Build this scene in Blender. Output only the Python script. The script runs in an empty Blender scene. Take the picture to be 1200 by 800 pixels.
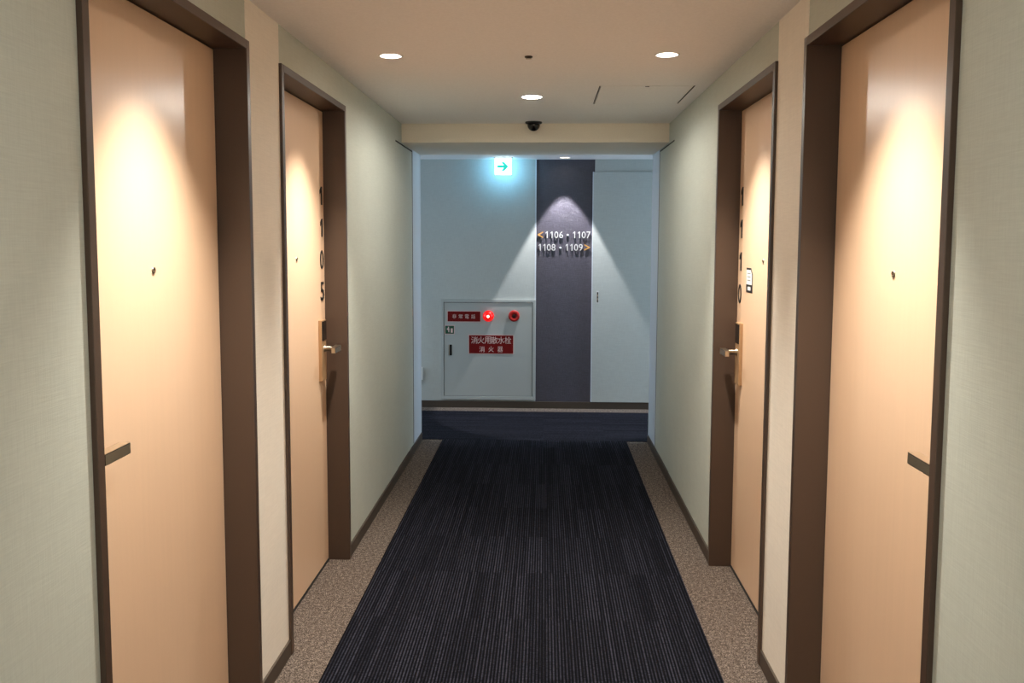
import bpy, bmesh, math, random
from mathutils import Vector, Matrix
random.seed(7)
scene = bpy.context.scene
COL = scene.collection

# ------------------------------------------------------------------ camera
F, YAW, PITCH, ROLL, PCX, PCY, CAMH = 1007.93, -.0373, .082, .0035, 600.28, 363.31, 1.5941
cam = bpy.data.cameras.new('camera'); cam_o = bpy.data.objects.new('camera', cam); COL.objects.link(cam_o)
fwd = Vector((math.sin(YAW)*math.cos(PITCH), math.cos(YAW)*math.cos(PITCH), -math.sin(PITCH)))
right = Vector((math.cos(YAW), -math.sin(YAW), 0)); up = right.cross(fwd)
r2 = right*math.cos(ROLL)+up*math.sin(ROLL); u2 = -right*math.sin(ROLL)+up*math.cos(ROLL)
M = Matrix((r2, u2, -fwd)).transposed().to_4x4(); M.translation = (0, 0, CAMH)
cam_o.matrix_world = M
cam.sensor_width = 36; cam.lens = F*36/1200
cam.shift_x = (600-PCX)/1200; cam.shift_y = (PCY-400)/1200
cam.clip_start = .02; cam.clip_end = 60
scene.camera = cam_o

# ------------------------------------------------------------------ world, exposure, light levels
w = bpy.data.worlds.new('world'); scene.world = w; w.use_nodes = True
w.node_tree.nodes['Background'].inputs[0].default_value = (.55, .7, 1, 1)
w.node_tree.nodes['Background'].inputs[1].default_value = .6
scene.view_settings.view_transform = 'Standard'; scene.view_settings.look = 'None'
scene.view_settings.gamma = 1; scene.view_settings.exposure = .14; scene.view_settings.use_curve_mapping = False
WARM = (1, .93, .83); MID = (.97, .97, 1); COOL = (.55, .77, 1)
P_DOOR, P_MID, P_CROSS = 172, 36, 150
A_DOOR, A_MID, A_CROSS = 76, 174, 57          # full cone angles
E_DOOR, E_MID, E_CROSS = 55, 250, 14         # glow of the lamp lenses

# daylight that enters the side corridor through the window at its right end
def area(name, loc, rot, sx, sy, power, col):
    l = bpy.data.lights.new(name, 'AREA'); l.shape = 'RECTANGLE'; l.size = sx; l.size_y = sy; l.energy = power; l.color = col
    o = bpy.data.objects.new(name, l); o.location = loc; o.rotation_euler = rot; COL.objects.link(o); return o
area('daylight_right', (3.95, 7.4, 1.35), (0, math.radians(90), 0), 1.3, .9, 62, COOL)
area('rear_fill', (-.072, -2.35, 1.25), (math.radians(90), 0, 0), 1.5, 2.0, 16, (1, .92, .82))  # added soft fill behind the camera
area('daylight_left', (-3.95, 7.4, 1.35), (0, math.radians(-90), 0), 1.3, .9, 38, COOL)

# ------------------------------------------------------------------ dimensions (metres)
XL, XR = -.972, .828
XM = (XL+XR)/2
YE, YW, YB, YK = 6.72, 8.067, 5.857, -2.4      # corridor end, far wall, beam front, back wall
ZC, ZB, ZK = 2.37, 2.245, 2.335
HD, T, REC, PRO = 2.2295, .028, .094, .013
D1 = (1.788, 2.810); D2 = (3.152, 4.168)
FP = (5.62, 6.34, 2.237)                       # fire door pocket
SX = 4.0                                       # half length of the side corridor

# ------------------------------------------------------------------ materials
def srgb(r, g, b):
    f = lambda c: (c/12.92 if c <= .04045 else ((c+.055)/1.055)**2.4)
    return (f(r/255), f(g/255), f(b/255), 1)
def mat(name, col, rough=.6, metal=0, emit=None, es=0, spec=None):
    m = bpy.data.materials.new(name); m.use_nodes = True; b = m.node_tree.nodes['Principled BSDF']
    b.inputs['Base Color'].default_value = col; b.inputs['Roughness'].default_value = rough; b.inputs['Metallic'].default_value = metal
    if spec is not None: b.inputs['Specular IOR Level'].default_value = spec
    if emit: b.inputs['Emission Color'].default_value = emit; b.inputs['Emission Strength'].default_value = es
    return m
def N(nt, t, **kw):
    n = nt.nodes.new(t)
    for k, v in kw.items(): setattr(n, k, v)
    return n
def math_n(nt, op, a, b=None, c=None):
    n = N(nt, 'ShaderNodeMath', operation=op)
    for i, v in enumerate((a, b, c)):
        if v is None: continue
        if isinstance(v, (int, float)): n.inputs[i].default_value = v
        else: nt.links.new(v, n.inputs[i])
    return n.outputs[0]
def pos(nt): return N(nt, 'ShaderNodeNewGeometry').outputs['Position']
def vscale(nt, v, s):
    n = N(nt, 'ShaderNodeMapping'); n.inputs['Scale'].default_value = s; nt.links.new(v, n.inputs['Vector']); return n.outputs[0]
def noise(nt, v, scale, detail=2, rough=.5):
    n = N(nt, 'ShaderNodeTexNoise'); n.inputs['Scale'].default_value = scale; n.inputs['Detail'].default_value = detail
    n.inputs['Roughness'].default_value = rough; nt.links.new(v, n.inputs['Vector']); return n.outputs[0]
def ramp(nt, fac, stops):
    n = N(nt, 'ShaderNodeValToRGB'); e = n.color_ramp.elements
    while len(e) < len(stops): e.new(.5)
    for el, (p, c) in zip(e, stops): el.position = p; el.color = c
    nt.links.new(fac, n.inputs[0]); return n.outputs[0]
def sc(c, k): return (min(c[0]*k, 1), min(c[1]*k, 1), min(c[2]*k, 1), 1)
def bump(nt, h, b, strength, dist):
    n = N(nt, 'ShaderNodeBump'); n.inputs['Strength'].default_value = strength; n.inputs['Distance'].default_value = dist
    nt.links.new(h, n.inputs['Height']); nt.links.new(n.outputs[0], b.inputs['Normal'])

def wallpaper(name, col, var=.07, rough=.75, strength=.25, spec=.25, dist=.002):
    """woven cloth wallpaper: threads along the wall and upright threads over it"""
    m = mat(name, col, rough, spec=spec); nt = m.node_tree; b = nt.nodes['Principled BSDF']; p = pos(nt)
    h = noise(nt, vscale(nt, p, (14, 14, 420)), 1, 3, .6)
    v = noise(nt, vscale(nt, p, (330, 330, 16)), 1, 3, .6)
    g = noise(nt, p, 6, 2)
    s = math_n(nt, 'ADD', math_n(nt, 'MULTIPLY', h, .5), math_n(nt, 'MULTIPLY', v, .4))
    s = math_n(nt, 'ADD', s, math_n(nt, 'MULTIPLY', g, .1))
    c = ramp(nt, s, [(.38, sc(col, 1-var*1.6)), (.62, sc(col, 1+var*1.6))])
    nt.links.new(c, b.inputs['Base Color']); bump(nt, s, b, strength, dist)
    return m
def plain(name, col, rough, scale=200, var=.04, strength=.15, metal=0, spec=None):
    m = mat(name, col, rough, metal, spec=spec); nt = m.node_tree; b = nt.nodes['Principled BSDF']; p = pos(nt)
    n = noise(nt, p, scale, 3)
    nt.links.new(ramp(nt, n, [(.3, sc(col, 1-var)), (.7, sc(col, 1+var))]), b.inputs['Base Color']); bump(nt, n, b, strength, .001)
    return m

M_GREEN = wallpaper('wallpaper_grey_green', srgb(195, 200, 190), .036)
M_BEIGE = wallpaper('wallpaper_beige', srgb(241, 234, 222), .03)
M_FARW = wallpaper('wallpaper_far', srgb(184, 188, 184), .05)
M_NAVYW = wallpaper('wallpaper_navy', srgb(50, 46, 60), .34, rough=.5, strength=1, spec=.9, dist=.005)
_b = M_NAVYW.node_tree.nodes['Principled BSDF']; _b.inputs['Sheen Weight'].default_value = .65; _b.inputs['Sheen Roughness'].default_value = .45; _b.inputs['Sheen Tint'].default_value = srgb(236, 214, 226)
M_CEIL = plain('ceiling_paper', srgb(243, 239, 236), .8, 90, .03, .35)
M_BEAM = plain('beam_paper', srgb(240, 230, 212), .75, 140, .03, .2)
M_FRAME = plain('bronze_frame', srgb(76, 59, 48), .38, 400, .05, .03)
M_BASE = plain('baseboard_brown', srgb(66, 55, 45), .5, 300, .04, .05)
M_TRIM = plain('painted_steel', srgb(208, 215, 222), .45, 300, .02, .03)
M_GAP = mat('dark_gap', srgb(30, 26, 24), .9)
M_BLACK = mat('black_lettering', srgb(22, 20, 20), .5)
M_GLASSBLK = mat('black_glossy', srgb(16, 15, 15), .12)
M_STEEL = mat('brushed_nickel', srgb(205, 190, 168), .28, 1)
M_BRONZE = mat('bronze_plate', srgb(186, 150, 112), .4, .45)
M_DKBRONZE = mat('lever_dark', srgb(50, 42, 33), .5, .2)
M_WHITE = mat('white_plastic', srgb(226, 226, 222), .45)
M_CAB = plain('cabinet_grey', srgb(172, 176, 173), .42, 300, .02, .02)
M_RED = mat('sign_red', srgb(112, 8, 8), .6, spec=.2)
M_REDP = mat('red_plastic', srgb(176, 30, 26), .3)
M_LET = mat('sign_white', srgb(222, 190, 184), .6)
M_GRN = mat('sign_green', srgb(22, 74, 50), .5)
M_SILV = mat('letter_silver', srgb(214, 214, 214), .35, .35)
M_GOLD = mat('letter_gold', srgb(214, 160, 84), .35, .4)
M_GREYT = mat('grey_print', srgb(120, 120, 120), .7)
M_LENS = [mat('lamp_lens', (.9, .9, .9, 1), .5, emit=(1, .94, .86, 1), es=e) for e in (E_DOOR, E_MID, E_CROSS)]
M_REFL = mat('lamp_reflector', srgb(225, 215, 200), .35)
M_RLAMP = mat('red_lamp', srgb(220, 20, 16), .25, emit=(1, .008, .006, 1), es=.6)
M_RCORE = mat('red_lamp_core', srgb(255, 230, 200), .3, emit=(1, .75, .55, 1), es=4)
M_EXITF = mat('exit_sign_face', (.9, .95, 1, 1), .5, emit=(.75, .95, 1, 1), es=3)
M_EXITB = mat('exit_sign_back', (.9, .95, 1, 1), .5, emit=(.22, .66, 1, 1), es=16)
M_ARROW = mat('exit_sign_arrow', (.05, .7, .6, 1), .5, emit=(.02, .55, .42, 1), es=.9)
M_GLASS = mat('window_glass', (1, 1, 1, 1), .02); M_GLASS.node_tree.nodes['Principled BSDF'].inputs['Transmission Weight'].default_value = 1

def door_mat():
    col = srgb(230, 196, 164)
    m = mat('door_laminate', col, .28, spec=.5); nt = m.node_tree; b = nt.nodes['Principled BSDF']; p = pos(nt)
    g = noise(nt, vscale(nt, p, (60, 60, 2.2)), 1, 4, .6)
    f = noise(nt, vscale(nt, p, (700, 700, 60)), 1, 2)
    s = math_n(nt, 'ADD', math_n(nt, 'MULTIPLY', g, .6), math_n(nt, 'MULTIPLY', f, .4))
    nt.links.new(ramp(nt, s, [(.35, sc(col, .98)), (.65, sc(col, 1.015))]), b.inputs['Base Color'])
    bump(nt, f, b, .12, .001); return m
M_DOOR = door_mat()

def carpet_border():
    m = mat('speckled_carpet', srgb(128, 112, 98), .95, spec=.1); nt = m.node_tree; b = nt.nodes['Principled BSDF']; p = pos(nt)
    a = noise(nt, p, 190, 4, .75); g = noise(nt, p, 60, 2)
    s = math_n(nt, 'ADD', math_n(nt, 'MULTIPLY', a, .8), math_n(nt, 'MULTIPLY', g, .2))
    nt.links.new(ramp(nt, s, [(.38, srgb(38, 31, 28)), (.5, srgb(90, 79, 71)), (.62, srgb(166, 152, 140))]), b.inputs['Base Color'])
    bump(nt, s, b, .9, .006); return m
def carpet_runner(name, axis):
    """navy-black tufted runner, ribs along its length, laid as tiles 0.5 m long"""
    m = mat(name, srgb(30, 32, 42), .95, spec=.08); nt = m.node_tree; b = nt.nodes['Principled BSDF']; p = pos(nt)
    s = N(nt, 'ShaderNodeSeparateXYZ'); nt.links.new(p, s.inputs[0])
    ac, al = (s.outputs[0], s.outputs[1]) if axis == 'Y' else (s.outputs[1], s.outputs[0])
    P_ = .0125
    ci = math_n(nt, 'FLOOR', math_n(nt, 'DIVIDE', ac, P_)); ti = math_n(nt, 'FLOOR', math_n(nt, 'DIVIDE', al, .5))
    bi = math_n(nt, 'FLOOR', math_n(nt, 'DIVIDE', ac, .095))
    def wn(x, y):
        c = N(nt, 'ShaderNodeCombineXYZ'); nt.links.new(x, c.inputs[0]); nt.links.new(y, c.inputs[1])
        n = N(nt, 'ShaderNodeTexWhiteNoise', noise_dimensions='2D'); nt.links.new(c.outputs[0], n.inputs['Vector']); return n.outputs['Value']
    col = wn(ci, ti); band = wn(bi, ti)
    tri = math_n(nt, 'ABSOLUTE', math_n(nt, 'SUBTRACT', math_n(nt, 'FRACT', math_n(nt, 'DIVIDE', ac, P_)), .5))   # 0 mid-rib .. .5 groove
    rib = math_n(nt, 'SUBTRACT', 1, math_n(nt, 'MULTIPLY', tri, 2))
    c = N(nt, 'ShaderNodeCombineXYZ'); nt.links.new(math_n(nt, 'MULTIPLY', ci, 7.3), c.inputs[0]); nt.links.new(math_n(nt, 'MULTIPLY', al, 120), c.inputs[1])
    dash = noise(nt, c.outputs[0], 1, 2, .7)
    k = math_n(nt, 'MULTIPLY', rib, math_n(nt, 'ADD', .62, math_n(nt, 'MULTIPLY', col, .38)))
    k = math_n(nt, 'MULTIPLY', k, math_n(nt, 'ADD', .90, math_n(nt, 'MULTIPLY', band, .10)))
    k = math_n(nt, 'MULTIPLY', k, math_n(nt, 'MULTIPLY', dash, 1.9))
    nt.links.new(ramp(nt, k, [(.06, srgb(4, 5, 8)), (.4, srgb(17, 18, 26)), (.95, srgb(62, 62, 74))]), b.inputs['Base Color'])
    bump(nt, math_n(nt, 'ADD', rib, dash), b, .7, .004); return m
M_CARP = carpet_border(); M_RUN = carpet_runner('navy_runner', 'Y'); M_RUNX = carpet_runner('navy_runner_side', 'X')

# ------------------------------------------------------------------ mesh helpers
class MB:
    """collects shapes given in world coordinates, then links them as ONE mesh object"""
    def __init__(s): s.bm = bmesh.new(); s.mats = []
    def mi(s, m):
        if m not in s.mats: s.mats.append(m)
        return s.mats.index(m)
    def box(s, x0, x1, y0, y1, z0, z1, m, bev=0):
        x0, x1 = sorted((x0, x1)); y0, y1 = sorted((y0, y1)); z0, z1 = sorted((z0, z1))
        vs = [s.bm.verts.new((x, y, z)) for x in (x0, x1) for y in (y0, y1) for z in (z0, z1)]
        q = [(0, 1, 3, 2), (4, 6, 7, 5), (0, 4, 5, 1), (2, 3, 7, 6), (0, 2, 6, 4), (1, 5, 7, 3)]
        fs = [s.bm.faces.new([vs[i] for i in f]) for f in q]
        if bev:
            es = list({e for f in fs for e in f.edges})
            r = bmesh.ops.bevel(s.bm, geom=es, offset=bev, segments=2, profile=.6, affect='EDGES')
            fs = [f for f in s.bm.faces if f.is_valid and (f in fs or f in r['faces'])]
        i = s.mi(m)
        for f in fs: f.material_index = i
        return s
    def lathe(s, c, prof, m, axis='Z', seg=32, smooth=True):
        """prof: (radius, along-axis) pairs"""
        i = s.mi(m); rings = []
        for r, h in prof:
            ring = []
            n = 1 if r < 1e-6 else seg
            for k in range(n):
                a = 2*math.pi*k/seg; p = (r*math.cos(a), r*math.sin(a), h)
                if axis == 'Y': p = (p[0], p[2], p[1])
                if axis == 'X': p = (p[2], p[0], p[1])
                ring.append(s.bm.verts.new(Vector(c)+Vector(p)))
            rings.append(ring)
        for a, b in zip(rings, rings[1:]):
            for k in range(seg):
                v = [a[k % len(a)], a[(k+1) % len(a)], b[(k+1) % len(b)], b[k % len(b)]]
                u = []
                for q in v:
                    if q not in u: u.append(q)
                if len(u) > 2:
                    f = s.bm.faces.new(u); f.material_index = i; f.smooth = smooth
        return s
    def poly(s, pts, d, m):
        """prism: polygon pts (3-D) pushed along vector d"""
        i = s.mi(m); a = [s.bm.verts.new(p) for p in pts]; b = [s.bm.verts.new(Vector(p)+Vector(d)) for p in pts]; n = len(a)
        fs = [s.bm.faces.new(a), s.bm.faces.new(b[::-1])]+[s.bm.faces.new((a[k], b[k], b[(k+1) % n], a[(k+1) % n])) for k in range(n)]
        for f in fs: f.material_index = i
        return s
    def tube(s, pts, r, m, seg=12):
        i = s.mi(m); rings = []
        for k, p in enumerate(pts):
            p = Vector(p); d = (Vector(pts[min(k+1, len(pts)-1)])-Vector(pts[max(k-1, 0)])).normalized()
            a = d.orthogonal().normalized() if abs(d.z) > .9 else Vector((0, 0, 1)).cross(d).normalized(); b = d.cross(a)
            rings.append([s.bm.verts.new(p+a*r*math.cos(t)+b*r*math.sin(t)) for t in [2*math.pi*j/seg for j in range(seg)]])
        for a, b in zip(rings, rings[1:]):
            for j in range(seg):
                f = s.bm.faces.new((a[j], a[(j+1) % seg], b[(j+1) % seg], b[j])); f.material_index = i; f.smooth = True
        for rg in (rings[0], rings[-1]): s.bm.faces.new(rg).material_index = i
        return s
    def one(s, centre, w, h, depth, m, rx, stroke):
        """a figure 1: upright stroke with a slanting flag at its left"""
        rx = Vector(rx); uz = Vector((0, 0, 1)); nz = rx.cross(uz); c = Vector(centre)
        pts = [(w/2, -h/2), (w/2, h/2), (w/2-stroke*.8, h/2), (-w/2, h/2-h*.19), (-w/2, h/2-h*.19-stroke*1.1), (w/2-stroke, h/2-h*.13), (w/2-stroke, -h/2)]
        return s.poly([c+rx*a+uz*b for a, b in pts], nz*depth, m)
    def text(s, body, centre, w, h, depth, m, rx, uz=(0, 0, 1), bold=0):
        """lettering: centred at `centre`, reading along vector rx, thickness pushed along the outward normal"""
        c = bpy.data.curves.new('tmp', 'FONT'); c.body = body; c.extrude = .5; c.resolution_u = 3; c.offset = bold
        o = bpy.data.objects.new('tmp', c); COL.objects.link(o); bpy.context.view_layer.update()
        me = bpy.data.meshes.new_from_object(o.evaluated_get(bpy.context.evaluated_depsgraph_get()))
        bpy.data.objects.remove(o)
        xs = [v.co.x for v in me.vertices]; ys = [v.co.y for v in me.vertices]
        x0, x1, y0, y1 = min(xs), max(xs), min(ys), max(ys)
        rx = Vector(rx); uz = Vector(uz); nz = rx.cross(uz)
        sy = h/(y1-y0); sx = sy if w is None else w/(x1-x0); cc = Vector(centre); i = s.mi(m)
        vs = [s.bm.verts.new(cc+rx*((v.co.x-(x0+x1)/2)*sx)+uz*((v.co.y-(y0+y1)/2)*sy)+nz*((v.co.z+.5)*depth)) for v in me.vertices]
        for p in me.polygons:
            try: s.bm.faces.new([vs[k] for k in p.vertices]).material_index = i
            except ValueError: pass
        bpy.data.meshes.remove(me)
        return s
    def build(s, name, parent=None, **tags):
        bmesh.ops.recalc_face_normals(s.bm, faces=s.bm.faces[:])
        if parent is not None:
            bmesh.ops.translate(s.bm, verts=s.bm.verts[:], vec=-world_loc(parent))
            off = None
        me = bpy.data.meshes.new(name); s.bm.to_mesh(me); s.bm.free()
        for m in s.mats: me.materials.append(m)
        o = bpy.data.objects.new(name, me); COL.objects.link(o)
        if parent is not None: o.parent = parent
        for k, v in tags.items(): o[k] = v
        return o
def world_loc(o):
    v = Vector(o.location)
    while o.parent is not None: o = o.parent; v += Vector(o.location)
    return v
def thing(name, loc, label, category, group=None, kind=None):
    o = bpy.data.objects.new(name, None); o.empty_display_size = .1; o.location = loc; COL.objects.link(o)
    o['label'] = label; o['category'] = category
    if group: o['group'] = group
    if kind: o['kind'] = kind
    return o
def S(label=None, category=None):
    d = dict(kind='structure')
    if label: d['label'] = label; d['category'] = category
    return d

# ------------------------------------------------------------------ floor
MB().box(XL-.25, XR+.25, YK, YE, -.1, 0, M_CARP).box(-SX, SX, YE, YW+.1, -.1, 0, M_CARP).build('floor', **S('speckled grey-brown carpet along the foot of the walls', 'floor'))
RX0, RX1 = -.803, .658
MB().box(RX0, RX1, YK+.05, 6.735, 0, .004, M_RUN).build('carpet_runner', label='long navy-black ribbed runner down the middle of the corridor floor', category='carpet')
MB().box(-SX+.02, SX-.02, 6.736, 7.875, 0, .004, M_RUNX).build('carpet_runner', label='navy ribbed runner laid crosswise in the side corridor before the far wall', category='carpet')

# ------------------------------------------------------------------ ceiling (with real holes for the downlights and the hatch)
DL_DOOR = [(x, y) for y in (2.25, 3.71) for x in (-.659, .509)]
DL_MID = [(-.076, 4.777), (-.076, 1.15), (-.076, -1.1)]
DL_CROSS = [(.178, 7.889)]
DL_SIDE = [(-2.3, 7.4), (2.45, 7.4)]
HX0, HX1, HY0, HY1 = .272, .755, 4.447, 5.03
def cut(obj, cutters):
    for c in cutters:
        md = obj.modifiers.new('b', 'BOOLEAN'); md.operation = 'DIFFERENCE'; md.object = c; md.solver = 'EXACT'
    bpy.context.view_layer.update()
    me = bpy.data.meshes.new_from_object(obj.evaluated_get(bpy.context.evaluated_depsgraph_get()))
    obj.modifiers.clear(); obj.data = me
    for c in cutters: bpy.data.objects.remove(c)
def hole(x, y, z, r): return MB().lathe((x, y, z), [(0, -.05), (r, -.05), (r, .045), (0, .045)], M_CEIL, smooth=False).build('cutter')
ceil = MB().box(XL-.02, XR+.02, YK, YB, ZC, ZC+.12, M_CEIL).build('ceiling', **S('beige papered ceiling over the corridor', 'ceiling'))
cs = [hole(x, y, ZC, .047) for x, y in DL_DOOR]+[hole(x, y, ZC, .056) for x, y in DL_MID]
cs.append(MB().box(HX0, HX1, HY0, HY1, ZC-.05, ZC+.05, M_CEIL).build('cutter'))
cut(ceil, cs)
ceil2 = MB().box(-SX, SX, YE, YW+.02, ZK, ZK+.12, M_CEIL).build('ceiling', **S('low ceiling of the side corridor behind the beam', 'ceiling'))
cut(ceil2, [hole(x, y, ZK, .05) for x, y in DL_CROSS+DL_SIDE])
MB().box(XL, XR, YB, YE, ZB, ZC+.12, M_BEAM, .002).build('trim_1', **S('beige boxed beam across the corridor below the ceiling', 'beam'))

# ------------------------------------------------------------------ long side walls with door niches
def side_wall(name, X, s, label):
    """s = +1: the wall whose face looks towards +X (left wall); -1: the right wall"""
    b = MB(); o = lambda d: X-s*d           # d metres behind the wall face
    e = .004
    def seg(y0, y1, z0, z1, m, d0=0, d1=.25): b.box(o(d0), o(d1), y0, y1, z0, z1, m)
    seg(YK, D1[0]+e, 0, ZC, M_GREEN)
    seg(D1[0]+e, D1[1]-e, HD-e, ZC, M_GREEN)
    seg(D1[1]-e, D2[0]+e, 0, ZC, M_BEIGE, -.002)
    seg(D2[0]+e, D2[1]-e, HD-e, ZC, M_GREEN)
    seg(D2[1]-e, FP[0], 0, ZC, M_GREEN)
    seg(FP[0], FP[1], FP[2], ZC, M_GREEN)
    seg(FP[1], YE-.012, 0, ZC, M_GREEN, .012)
    seg(FP[0], FP[1], 0, FP[2], M_GAP, .06)           # back of the fire door pocket
    for d in (D1, D2): seg(d[0]+e, d[1]-e, 0, HD-e, M_GAP, .15)
    return b.build(name, **S(label, 'wall'))
side_wall('wall_left', XL, 1, 'left corridor wall in grey-green cloth wallpaper with a beige strip between the doors')
side_wall('wall_right', XR, -1, 'right corridor wall in grey-green cloth wallpaper with a beige strip between the doors')
MB().box(XL-.25, XR+.25, YK-.1, YK, 0, ZC+.1, M_GREEN).build('wall_back', **S('end wall of the corridor behind the camera', 'wall'))

BH, BT = .062, .010
for nm, X, s in (('baseboard_left', XL, 1), ('baseboard_right', XR, -1)):
    b = MB()
    for y0, y1 in ((YK, D1[0]), (D1[1], D2[0]), (D2[1], YE-.013)):
        b.box(X, X+s*BT, y0, y1, 0, BH, M_BASE, .0015)
    b.build(nm, **S('dark brown baseboard along the %s corridor wall' % nm.split('_')[1], 'baseboard'))

# painted steel corner jambs where the corridor opens into the side corridor
for k, (X, s, side) in enumerate(((XL, 1, 'left'), (XR, -1, 'right'))):
    b = MB().box(X-s*.012, X, FP[1]+.004, YE, BH, ZB, M_TRIM, .001)
    b.box(X-s*.25, X, YE-.012, YE+.0, 0, ZC+.1, M_TRIM)
    b.box(X, X+s*.003, YE-.02, YE, BH, ZB, M_TRIM, .0008)
    b.build('trim_%d' % (k+2), **S('pale painted steel corner jamb at the %s end of the corridor wall' % side, 'trim'))

# ------------------------------------------------------------------ side corridor walls
MB().box(-SX, XL-.25, YE-.12, YE, 0, ZK+.1, M_FARW).build('wall_side_left', **S('near wall of the side corridor, left of the opening', 'wall'))
MB().box(XR+.25, SX, YE-.12, YE, 0, ZK+.1, M_FARW).build('wall_side_right', **S('near wall of the side corridor, right of the opening', 'wall'))
AX0, AX1 = -.079, .463
b = MB().box(-SX, AX0, YW, YW+.15, 0, ZK+.1, M_FARW).box(AX1, SX, YW, YW+.15, 0, ZK+.1, M_FARW)
b.box(AX0, AX1, YW+.012, YW+.15, 0, ZK+.1, M_NAVYW)
b.build('wall_far', **S('pale grey far wall of the side corridor with a navy strip', 'wall'))
MB().box(AX0-.012, AX0, YW-.0015, YW+.012, .066, ZK, M_TRIM).build('trim_4', **S('thin strip coloured pale as the lit wall edge left of the navy panel', 'trim'))  # pale colour stands in for light on the wall's return edge
MB().box(-SX, SX, YW-.012, YW+.0, 0, .064, M_BASE, .0015).build('baseboard_far', **S('dark brown baseboard along the far wall', 'baseboard'))
# ends of the side corridor, each with a window
for k, s in ((1, -1), (2, 1)):
    side = 'left' if s < 0 else 'right'
    b = MB(); X0, X1 = s*SX, s*(SX+.12)
    b.box(X0, X1, YE-.12, 6.85, 0, ZK+.1, M_FARW).box(X0, X1, 7.95, YW+.15, 0, ZK+.1, M_FARW)
    b.box(X0, X1, 6.85, 7.95, 0, .6, M_FARW).box(X0, X1, 6.85, 7.95, 2.1, ZK+.1, M_FARW)
    b.build('wall_end_%s' % side, **S('end wall of the side corridor on the %s' % side, 'wall'))
    t = thing('window_%d' % k, (s*(SX+.06), 7.4, .6), 'window at the %s end of the side corridor' % side, 'window', kind='structure')
    b = MB()
    for y in (6.85, 7.91): b.box(X0, X1, y, y+.04, .6, 2.1, M_TRIM)
    for z in (.6, 2.06): b.box(X0, X1, 6.89, 7.91, z, z+.04, M_TRIM)
    b.build('window_frame', t)

# ------------------------------------------------------------------ guest room doors
def guest_door(idx, X, s, span, lock_far, number, label, sticker=False):
    y0, y1 = span; yc = (y0+y1)/2
    t = thing('door_%d' % idx, (X, yc, 0), label, 'door', kind='structure')
    o = lambda d: X-s*d
    LF = REC                                    # leaf face depth
    # frame: near jamb, far jamb, head
    for ya, yb in ((y0, y0+T), (y1-T, y1)):
        MB().box(o(-PRO), o(.145), ya, yb, 0, HD, M_FRAME, .0015).build('frame_jamb', t)
    MB().box(o(-PRO), o(.145), y0+T, y1-T, HD-T, HD, M_FRAME, .0015).build('frame_head', t)
    MB().box(o(REC-.004), o(.145), y0+T, y1-T, 0, .009, M_GAP).build('threshold', t)
    leaf = MB().box(o(LF), o(LF+.042), y0+T+.004, y1-T-.004, .010, HD-T-.004, M_DOOR, .0015).build('door_leaf', t)
    # peephole
    py = yc+.008*1
    MB().lathe((o(LF), py, 1.507), [(.0, s*.002), (.0045, s*.002), (.005, s*.004), (.0085, s*.004), (.0095, 0)], M_STEEL, 'X', 24).lathe(
        (o(LF), py, 1.507), [(0, s*.0026), (.0044, s*.0026), (.0044, s*.001)], M_GLASSBLK, 'X', 16).build('peephole', t, label='small steel peephole')
    # lock
    q = 1 if lock_far else -1
    ye = (y1-T) if lock_far else (y0+T)
    pl = ye-q*.134; pr = ye-q*.052; pc = (pl+pr)/2
    lk = MB().box(o(LF), o(LF-.016), pl, pr, .918, 1.209, M_BRONZE, .002).build('lock_plate', t, label='bronze lock plate')
    MB().box(o(LF-.0155), o(LF-.019), pl+q*.004, pr-q*.006, 1.112, 1.203, M_GLASSBLK, .001).build('card_reader', lk, label='glossy black card reader')
    lv = MB()
    zc = 1.070 if lock_far else 1.098
    lv.lathe((o(LF-.016), pc+q*.006, zc), [(.0, s*.060), (.0105, s*.060), (.0115, s*.006), (.017, s*.004), (.017, 0)], M_STEEL, 'X', 24)
    lv.box(o(LF-.066), o(LF-.086), pc+q*.052, pc-q*.066, zc-.0135, zc+.0120, M_DKBRONZE, .0012)
    lv.box(o(LF-.060), o(LF-.0855), pc+q*.052, pc-q*.065, zc+.0120, zc+.0135, M_STEEL)
    lv.build('lever_handle', lk, label='steel and dark bronze lever handle')
    # room number, one character below the other
    ny = 4.084-D2[1]; ny = ye+(-q*.056 if lock_far else q*-.056)
    for k, ch in enumerate(number):
        zc_ = 1.798-k*.1515
        g = MB()
        if ch == '1': g.one((o(LF), ny, zc_), .036, .086, .003, M_BLACK, (0, s, 0), .017)
        else: g.text(ch, (o(LF), ny, zc_), .060, .090, .003, M_BLACK, (0, s, 0), bold=.0 if ch == '0' else .007)
        g.build('number_digit', t, label='black digit %s' % ch)
    if sticker:
        b = MB(); n = (-s*.0012, 0, 0); fx = o(LF+.0)-0*s
        def P2(y, z, d=0): return (o(LF)+s*d, y, z)
        ya, yb, z0, z1 = 3.962, 3.846, 1.359, 1.470
        # white body with a dark head strip, a cut corner and a dark foot strip
        b.poly([P2(ya, z0), P2(yb, z0), P2(yb, z1-.028), P2(yb+.030, z1), P2(ya, z1)], (s*.0012, 0, 0), M_BLACK)
        b.poly([P2(ya-.003, z0+.036, .0012), P2(yb+.010, z0+.036, .0012), P2(yb+.010, z1-.032, .0012), P2(yb+.034, z1-.009, .0012), P2(ya-.003, z1-.009, .0012)], (s*.0004, 0, 0), M_WHITE)
        for z in (1.443, 1.428, 1.412): b.box(o(LF-.0016), o(LF-.0019), ya-.022, yb+.034, z, z+.004, M_GREYT)
        b.box(o(LF-.0012), o(LF-.0016), ya-.03, yb+.032, z0+.010, z0+.026, M_WHITE)
        b.build('door_sticker', t, label='white sticker with black top and foot')
    return t
guest_door(1, XL, 1, D1, False, '', 'peach laminate door nearest the camera on the left wall, in a brown frame')
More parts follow.
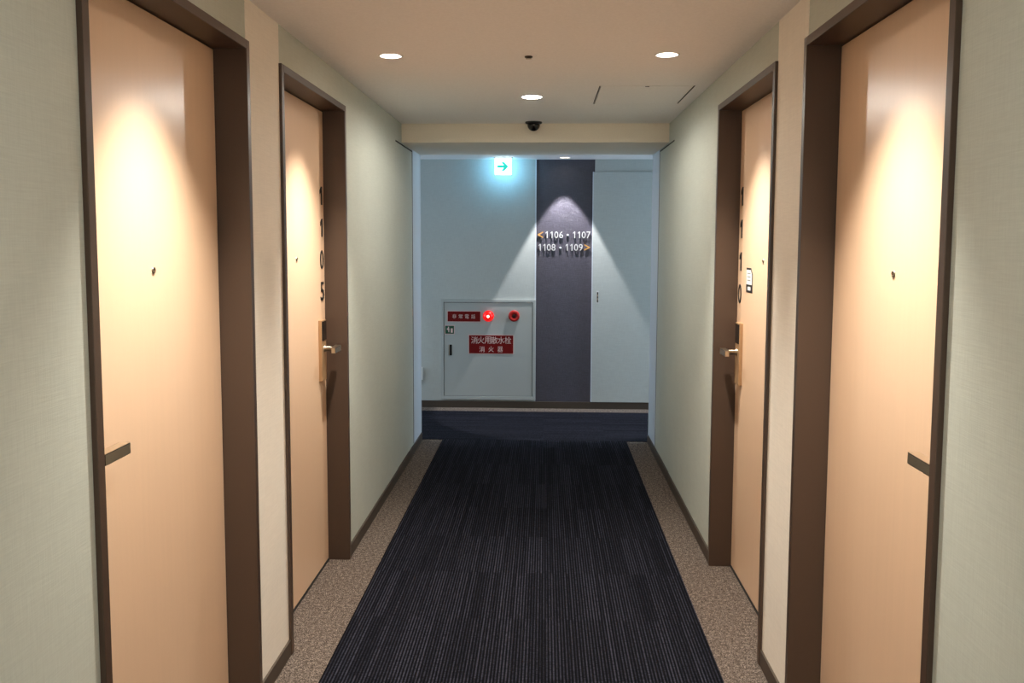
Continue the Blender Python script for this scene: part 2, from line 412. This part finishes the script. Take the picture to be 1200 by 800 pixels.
guest_door(2, XR, -1, D1, False, '', 'peach laminate door nearest the camera on the right wall, in a brown frame')
guest_door(3, XL, 1, D2, True, '1105', 'peach laminate door numbered 1105, second on the left wall')
guest_door(4, XR, -1, D2, True, '1110', 'peach laminate door numbered 1110, second on the right wall, with a white sticker', True)

# fire doors folded flush into the walls beside the opening
for k, (X, s, side) in enumerate(((XL, 1, 'left'), (XR, -1, 'right'))):
    t = thing('door_%d' % (k+5), (X, (FP[0]+FP[1])/2, 0), 'papered flush fire door folded into the %s wall near the opening' % side, 'door', kind='structure')
    MB().box(X, X-s*.045, FP[0]+.0015, FP[1]-.028, .064, FP[2]-.011, M_GREEN, .001).build('door_leaf', t)
    MB().box(X-s*.0015, X-s*.03, FP[0]+.002, FP[1], FP[2]-.011, FP[2], M_GAP).box(X-s*.0015, X-s*.03, FP[1]-.028, FP[1]+.003, .064, FP[2]-.011, M_GAP).build('gap_shade_strips', t, label='thin dark strips painting the shade in the gap around the leaf')  # dark filler strips paint in the shade of the gaps
    b = MB().box(X+s*.0005, X-s*.012, FP[1]-.052, FP[1]-.030, 1.03, 1.08, M_STEEL, .001)
    b.build('flush_pull', t, label='small steel flush pull')

# shaft door on the far wall
t = thing('door_7', (.85, YW, 0), 'pale grey flush shaft door right of the navy strip on the far wall', 'door', kind='structure')
leaf = MB().box(.449, 1.27, YW-.018, YW-.001, .067, 2.219, M_FARW, .0012).build('door_leaf', t)
MB().box(.4425, .449, YW-.019, YW+.012, .067, 2.221, M_TRIM, .001).build('lit_edge_strip', t)  # pale strip paints in the light along the leaf's left edge
b = MB().box(.487, .507, YW-.0195, YW-.018, 1.0, 1.118, M_SILV, .0008).box(.4915, .5025, YW-.0202, YW-.0194, 1.012, 1.106, M_GLASSBLK)
b.box(.4945, .4995, YW-.0215, YW-.0200, 1.03, 1.05, M_STEEL).box(.4945, .4995, YW-.0215, YW-.0200, 1.065, 1.085, M_STEEL)
b.build('flush_latch', t, label='small steel flush latch')

# ------------------------------------------------------------------ downlights
def downlight(x, y, z, r, power, angle, blend, col, label, group, lens, soft=.016, tilt=0):
    t = thing('downlight', (x, y, z), label, 'ceiling light', group)
    MB().lathe((x, y, z), [(r, .03), (r, 0), (r, -.0025), (r+.006, -.003), (r+.010, -.0006), (r+.010, .0)], M_WHITE, seg=40).build('trim_ring', t)
    MB().lathe((x, y, z), [(r-.0008, .001), (r-.010, .026), (r-.010, .028)], M_REFL, seg=40).build('reflector', t)
    pr = [(0, -.006), (r*.6, -.0045), (r-.003, 0), (r-.006, .02)] if lens == 1 else [(0, .010), ((r-.012)*.6, .0125), (r-.007, .020), (r-.011, .028)]
    MB().lathe((x, y, z), pr, M_LENS[lens], seg=40).build('lens', t)
    l = bpy.data.lights.new('lamp', 'SPOT'); l.energy = power; l.color = col; l.spot_size = math.radians(angle); l.spot_blend = blend; l.shadow_soft_size = soft
    lo = bpy.data.objects.new('lamp', l); lo.location = (0, 0, -.009 if lens == 1 else -.004); lo.rotation_euler = (0, tilt, 0); lo.parent = t; COL.objects.link(lo)
    return t
nm = {(-.659, 3.71): 'round downlight lit above the left door 1105', (.509, 3.71): 'round downlight lit above the right door 1110'}
for x, y in DL_DOOR:
    lab = nm.get((x, y), 'round downlight above the %s before the %s door' % ('%s', '%s') if False else None)
    if lab is None:
        side = 'left' if x < XM else 'right'
        lab = ('round downlight above the %s door nearest the camera' if y > 2 else 'round downlight behind the camera on the %s') % side
    downlight(x, y, ZC, .044, P_DOOR, A_DOOR, 1, WARM, lab, 'downlights in front of the room doors', 0, tilt=math.radians(9 if x < XM else -9))
for k, (x, y) in enumerate(DL_MID):
    downlight(x, y, ZC, .053, P_MID*(1 if y > 3 else .6), A_MID if y > 3 else 125, .3 if y > 3 else .9, WARM, ('large round downlight lit on the corridor centre line before the beam', 'large downlight on the centre line just over the camera', 'large downlight on the centre line behind the camera')[k], 'downlights along the centre line', 1)
for x, y in DL_CROSS:
    downlight(x, y, ZK, .046, P_CROSS, A_CROSS, .16, MID, 'small downlight close to the far wall above the navy strip', None, 2, .02)
for x, y in DL_SIDE:
    downlight(x, y, ZK, .046, 40, 100, .5, MID, 'downlight in the %s arm of the side corridor' % ('left' if x < 0 else 'right'), None, 2)

# ceiling access hatch
t = thing('ceiling_hatch', ((HX0+HX1)/2, (HY0+HY1)/2, ZC), 'square beige access hatch in the ceiling, right of the centre downlight', 'hatch')
MB().box(HX0+.008, HX1-.008, HY0+.006, HY1-.006, ZC-.0006, ZC+.012, M_CEIL, .0006).build('hatch_panel', t)
b = MB()
for a in ((HX0, HX0+.0012, HY0, HY1), (HX1-.0012, HX1, HY0, HY1)): b.box(*a, ZC+.0, ZC+.02, M_GAP)
b.box(HX0, HX1, HY0, HY1, ZC+.0135, ZC+.02, M_GAP); b.build('hatch_recess', t)
MB().box(.505, .525, HY0+.010, HY0+.020, ZC-.0022, ZC, M_GAP).build('catch', t)

# sprinkler head
t = thing('sprinkler_head', (-.073, 3.715, ZC), 'small dark sprinkler head on the ceiling between the two door downlights', 'sprinkler')
MB().lathe((-.073, 3.715, ZC), [(.036, 0), (.034, -.0025), (.018, -.004), (0, -.004)], M_CEIL).build('escutcheon', t)
b = MB().lathe((-.073, 3.715, ZC), [(.0, -.002), (.017, -.003), (.0165, -.009), (.011, -.010), (.011, -.0135), (.0, -.0140)], M_DKBRONZE)
b.lathe((-.073, 3.715, ZC), [(0, -.0138), (.013, -.0142), (.013, -.0152), (0, -.0154)], M_STEEL); b.build('sprinkler_body', t)
# dome camera
t = thing('dome_camera', (-.078, 5.788, ZC), 'black dome security camera hanging from the ceiling in front of the beam', 'camera')
MB().lathe((-.078, 5.788, ZC), [(.056, 0), (.056, -.006), (.051, -.011), (.040, -.013), (.0, -.013)], M_BLACK, seg=40).build('camera_base', t)
MB().lathe((-.078, 5.788, ZC-.012), [(.042*math.cos(a), -.006-.042*math.sin(a)) for a in [math.pi/2*k/10 for k in range(10)]]+[(0, -.048)], M_GLASSBLK, seg=40).build('dome', t)

# ------------------------------------------------------------------ exit sign
ex0, ex1, ez0, ez1, ey = -.457, -.302, 2.173, 2.329, 7.85
t = thing('exit_sign', ((ex0+ex1)/2, ey, ZK), 'lit white emergency exit sign with a green arrow hanging before the far wall', 'exit sign')
bd = MB().box(ex0, ex1, ey, ey+.028, ez0, ez1, M_WHITE, .002); bd.box(ex0-.01, ex1+.01, ey+.002, ey+.026, ez1-.001, ZK, M_WHITE, .001); bd.build('housing', t)
MB().box(ex0+.002, ex1-.002, ey-.0015, ey-.0002, ez0+.002, ez1-.002, M_EXITF).build('lit_face', t)
MB().box(ex0+.002, ex1-.002, ey+.0282, ey+.0295, ez0+.002, ez1-.002, M_EXITB).build('lit_back_face', t, label='lit pale blue back face')
cx, cz = (ex0+ex1)/2-.004, (ez0+ez1)/2
pts = [(-.050, .012), (.008, .012), (-.014, .040), (.014, .040), (.052, 0), (.014, -.040), (-.014, -.040), (.008, -.012), (-.050, -.012)]
MB().poly([(cx+x, ey-.0016, cz+z) for x, z in pts], (0, -.0012, 0), M_ARROW).build('arrow', t, label='green arrow pointing right')

# ------------------------------------------------------------------ fire hydrant cabinet
cx0, cx1, cz0, cz1 = -.974, -.081, .079, 1.030
t = thing('hydrant_cabinet', ((cx0+cx1)/2, YW, cz0), 'grey fire hose cabinet in the far wall with red signs and lit lamp', 'fire cabinet')
b = MB(); yf = YW-.020; fw = .026
b.box(cx0, cx0+fw, yf, YW-.0005, cz0, cz1, M_CAB, .002).box(cx1-fw, cx1, yf, YW-.0005, cz0, cz1, M_CAB, .002)
b.box(cx0+fw, cx1-fw, yf, YW-.0005, cz0, cz0+fw+.006, M_CAB, .002).box(cx0+fw, cx1-fw, yf, YW-.0005, cz1-fw, cz1, M_CAB, .002)
b.build('cabinet_frame', t)
MB().box(cx0+fw, cx1-fw, YW-.002, YW-.0006, cz0+fw+.006, cz1-fw, M_GAP).build('cabinet_back', t)
yd = YW-.015
MB().box(cx0+fw+.004, cx1-fw-.004, yd, YW-.003, cz0+fw+.010, cz1-fw-.004, M_CAB, .0015).build('cabinet_door', t)
def plate(name, x0, x1, z0, z1, m, rows, label):
    p = MB().box(x0-.006, x1+.006, yd-.0015, yd, z0-.006, z1+.006, M_LET).box(x0, x1, yd-.0025, yd-.0015, z0, z1, m).build(name, t, label=label)
    for body, xa, xb, zc, h in rows:
        n = len(body); st = (xb-xa-h)/(n-1)
        for k, ch in enumerate(body):
            MB().text(ch, (xa+h/2+k*st, yd-.0025, zc), h*.93, h, .0008, M_LET, (1, 0, 0)).build('character', p, label='white character %s' % ch)
plate('telephone_sign', -.910, -.600, .822, .918, M_RED, [('非常電話', -.866, -.648, .870, .040)], 'small red sign with four white characters')
plate('hydrant_sign', -.708, -.290, .520, .693, M_RED, [('消火用散水栓', -.690, -.308, .647, .066), ('消火器', -.612, -.386, .561, .054)], 'large red sign with white characters in two rows')
# small green sticker with a running figure beside a doorway
p = MB().box(-.938, -.845, yd-.001, yd, .700, .786, M_LET).box(-.933, -.850, yd-.0018, yd-.001, .705, .781, M_GRN).build('green_sticker', t, label='small green sticker with white pictogram')
q = MB(); fx, fz = -.905, .745
q.lathe((fx+.003, yd-.0024, fz+.022), [(0, .0), (.006, .0), (.006, .0005), (0, .0005)], M_LET, 'Y', 12)
q.poly([(fx-.013, yd-.0018, fz+.008), (fx+.002, yd-.0018, fz+.016), (fx+.011, yd-.0018, fz+.010), (fx+.010, yd-.0018, fz-.026), (fx+.003, yd-.0018, fz-.026), (fx, yd-.0018, fz-.004), (fx-.010, yd-.0018, fz-.002)], (0, -.0006, 0), M_LET)
q.box(-.881, -.862, yd-.0022, yd-.0018, .715, .756, M_LET); q.build('pictogram', p)
# emergency lamp, alarm button, pull handle
def ring(name, x, z, m, r, prof, label): return MB().lathe((x, yd, z), prof, m, 'Y', 32).build(name, t, label=label)
lp = ring('emergency_lamp', -.525, .875, M_RLAMP, .05, [(.053, 0), (.053, -.008), (.050, -.014), (.044, -.032), (.030, -.047), (.0, -.053)], 'lit red lamp dome')
MB().lathe((-.525, yd-.050, .875), [(.012, 0), (.010, -.006), (0, -.008)], M_RCORE, 'Y', 20).build('bulb', lp, label='glowing core')
bl = ring('alarm_button', -.283, .878, M_REDP, .05, [(.053, 0), (.053, -.012), (.046, -.020), (.030, -.021), (.024, -.012), (0, -.011)], 'red ring around a dark push button')
MB().lathe((-.283, yd-.011, .878), [(.020, 0), (.019, -.004), (0, -.005)], mat('button_dark', srgb(70, 22, 20), .4), 'Y', 24).build('push_button', bl, label='dark red push button')
h = MB().box(-.909, -.861, yd-.002, yd, .488, .614, M_CAB, .001).build('pull_handle', t)
MB().box(-.901, -.869, yd-.0032, yd-.002, .500, .602, M_GAP).box(-.899, -.893, yd-.006, yd-.002, .500, .602, M_STEEL).build('handle_pocket', h, label='dark pocket of the flush pull')

# ------------------------------------------------------------------ direction lettering on the navy panel
t = thing('room_direction_sign', (.18, YW+.012, 1.56), 'raised silver room numbers with gold arrows on the navy strip of the far wall', 'sign')
yn = YW+.012
X_ = lambda px: -.081+(px-628)/125.7
def nums(body, px0, px1, zc):
    x0, x1 = X_(px0), X_(px1); cell = (x1-x0)/4
    for k, ch in enumerate(body):
        wd = .016 if ch == '1' else .036
        cxk = x0+cell*(k+.5)
        g = MB()
        if ch == '1': g.one((cxk, yn-.008, zc), .020, .062, .006, M_SILV, (1, 0, 0), .0085)
        else: g.text(ch, (cxk, yn-.008, zc), wd, .062, .006, M_SILV, (1, 0, 0))
        g.box(cxk-.002, cxk+.002, yn-.008, yn, zc-.004, zc+.004, M_GAP).build('digit', t, label='silver digit %s' % ch)
def dot(px, zc): MB().lathe((X_(px), yn, zc), [(0, -.014), (.010, -.014), (.010, -.002), (0, -.002)], M_SILV, 'Y', 20).build('dot', t, label='silver dot')
def arrow(px0, px1, zc, d):
    xa, xb = X_(px0), X_(px1)
    if d < 0: tip, tail = xa, xb
    else: tip, tail = xb, xa
    k = .010*(1 if d > 0 else -1); q = [(tail, .026), (tail+k*.6, .033-.002), (tip, .0), (tail+k*.6, -.031), (tail, -.026), (tail-k*.0, -.020), (tip-k*1.6, 0), (tail, .020)]
    q = [(tail, .030), (tip, .004), (tip, -.004), (tail, -.030), (tail, -.019), (tip-k*1.7, 0), (tail, .019)]
    MB().poly([(x, yn-.008, zc+z) for x, z in q], (0, -.006, 0), M_GOLD).build('arrow', t, label='gold arrow pointing %s' % ('left' if d < 0 else 'right'))
Z1_, Z2_ = 1.639, 1.522
arrow(630, 636.2, Z1_, -1); nums('1106', 637.6, 660.3, Z1_); dot(665, Z1_-.004); nums('1107', 669.8, 692.3, Z1_)
nums('1108', 629.6, 651.3, Z2_); dot(656.6, Z2_-.004); nums('1109', 661.3, 683.2, Z2_); arrow(684.7, 691.2, Z2_, 1)

# ------------------------------------------------------------------ wall outlet behind the left corner jamb
t = thing('wall_outlet', (-1.187, YW, .32), 'white outlet cover low on the far wall beside the left corner jamb', 'outlet')
MB().box(-1.224, -1.150, YW-.016, YW-.0002, .262, .384, M_WHITE, .003).build('cover_plate', t)
MB().box(-1.205, -1.169, YW-.0172, YW-.016, .292, .354, M_TRIM).build('socket_face', t)
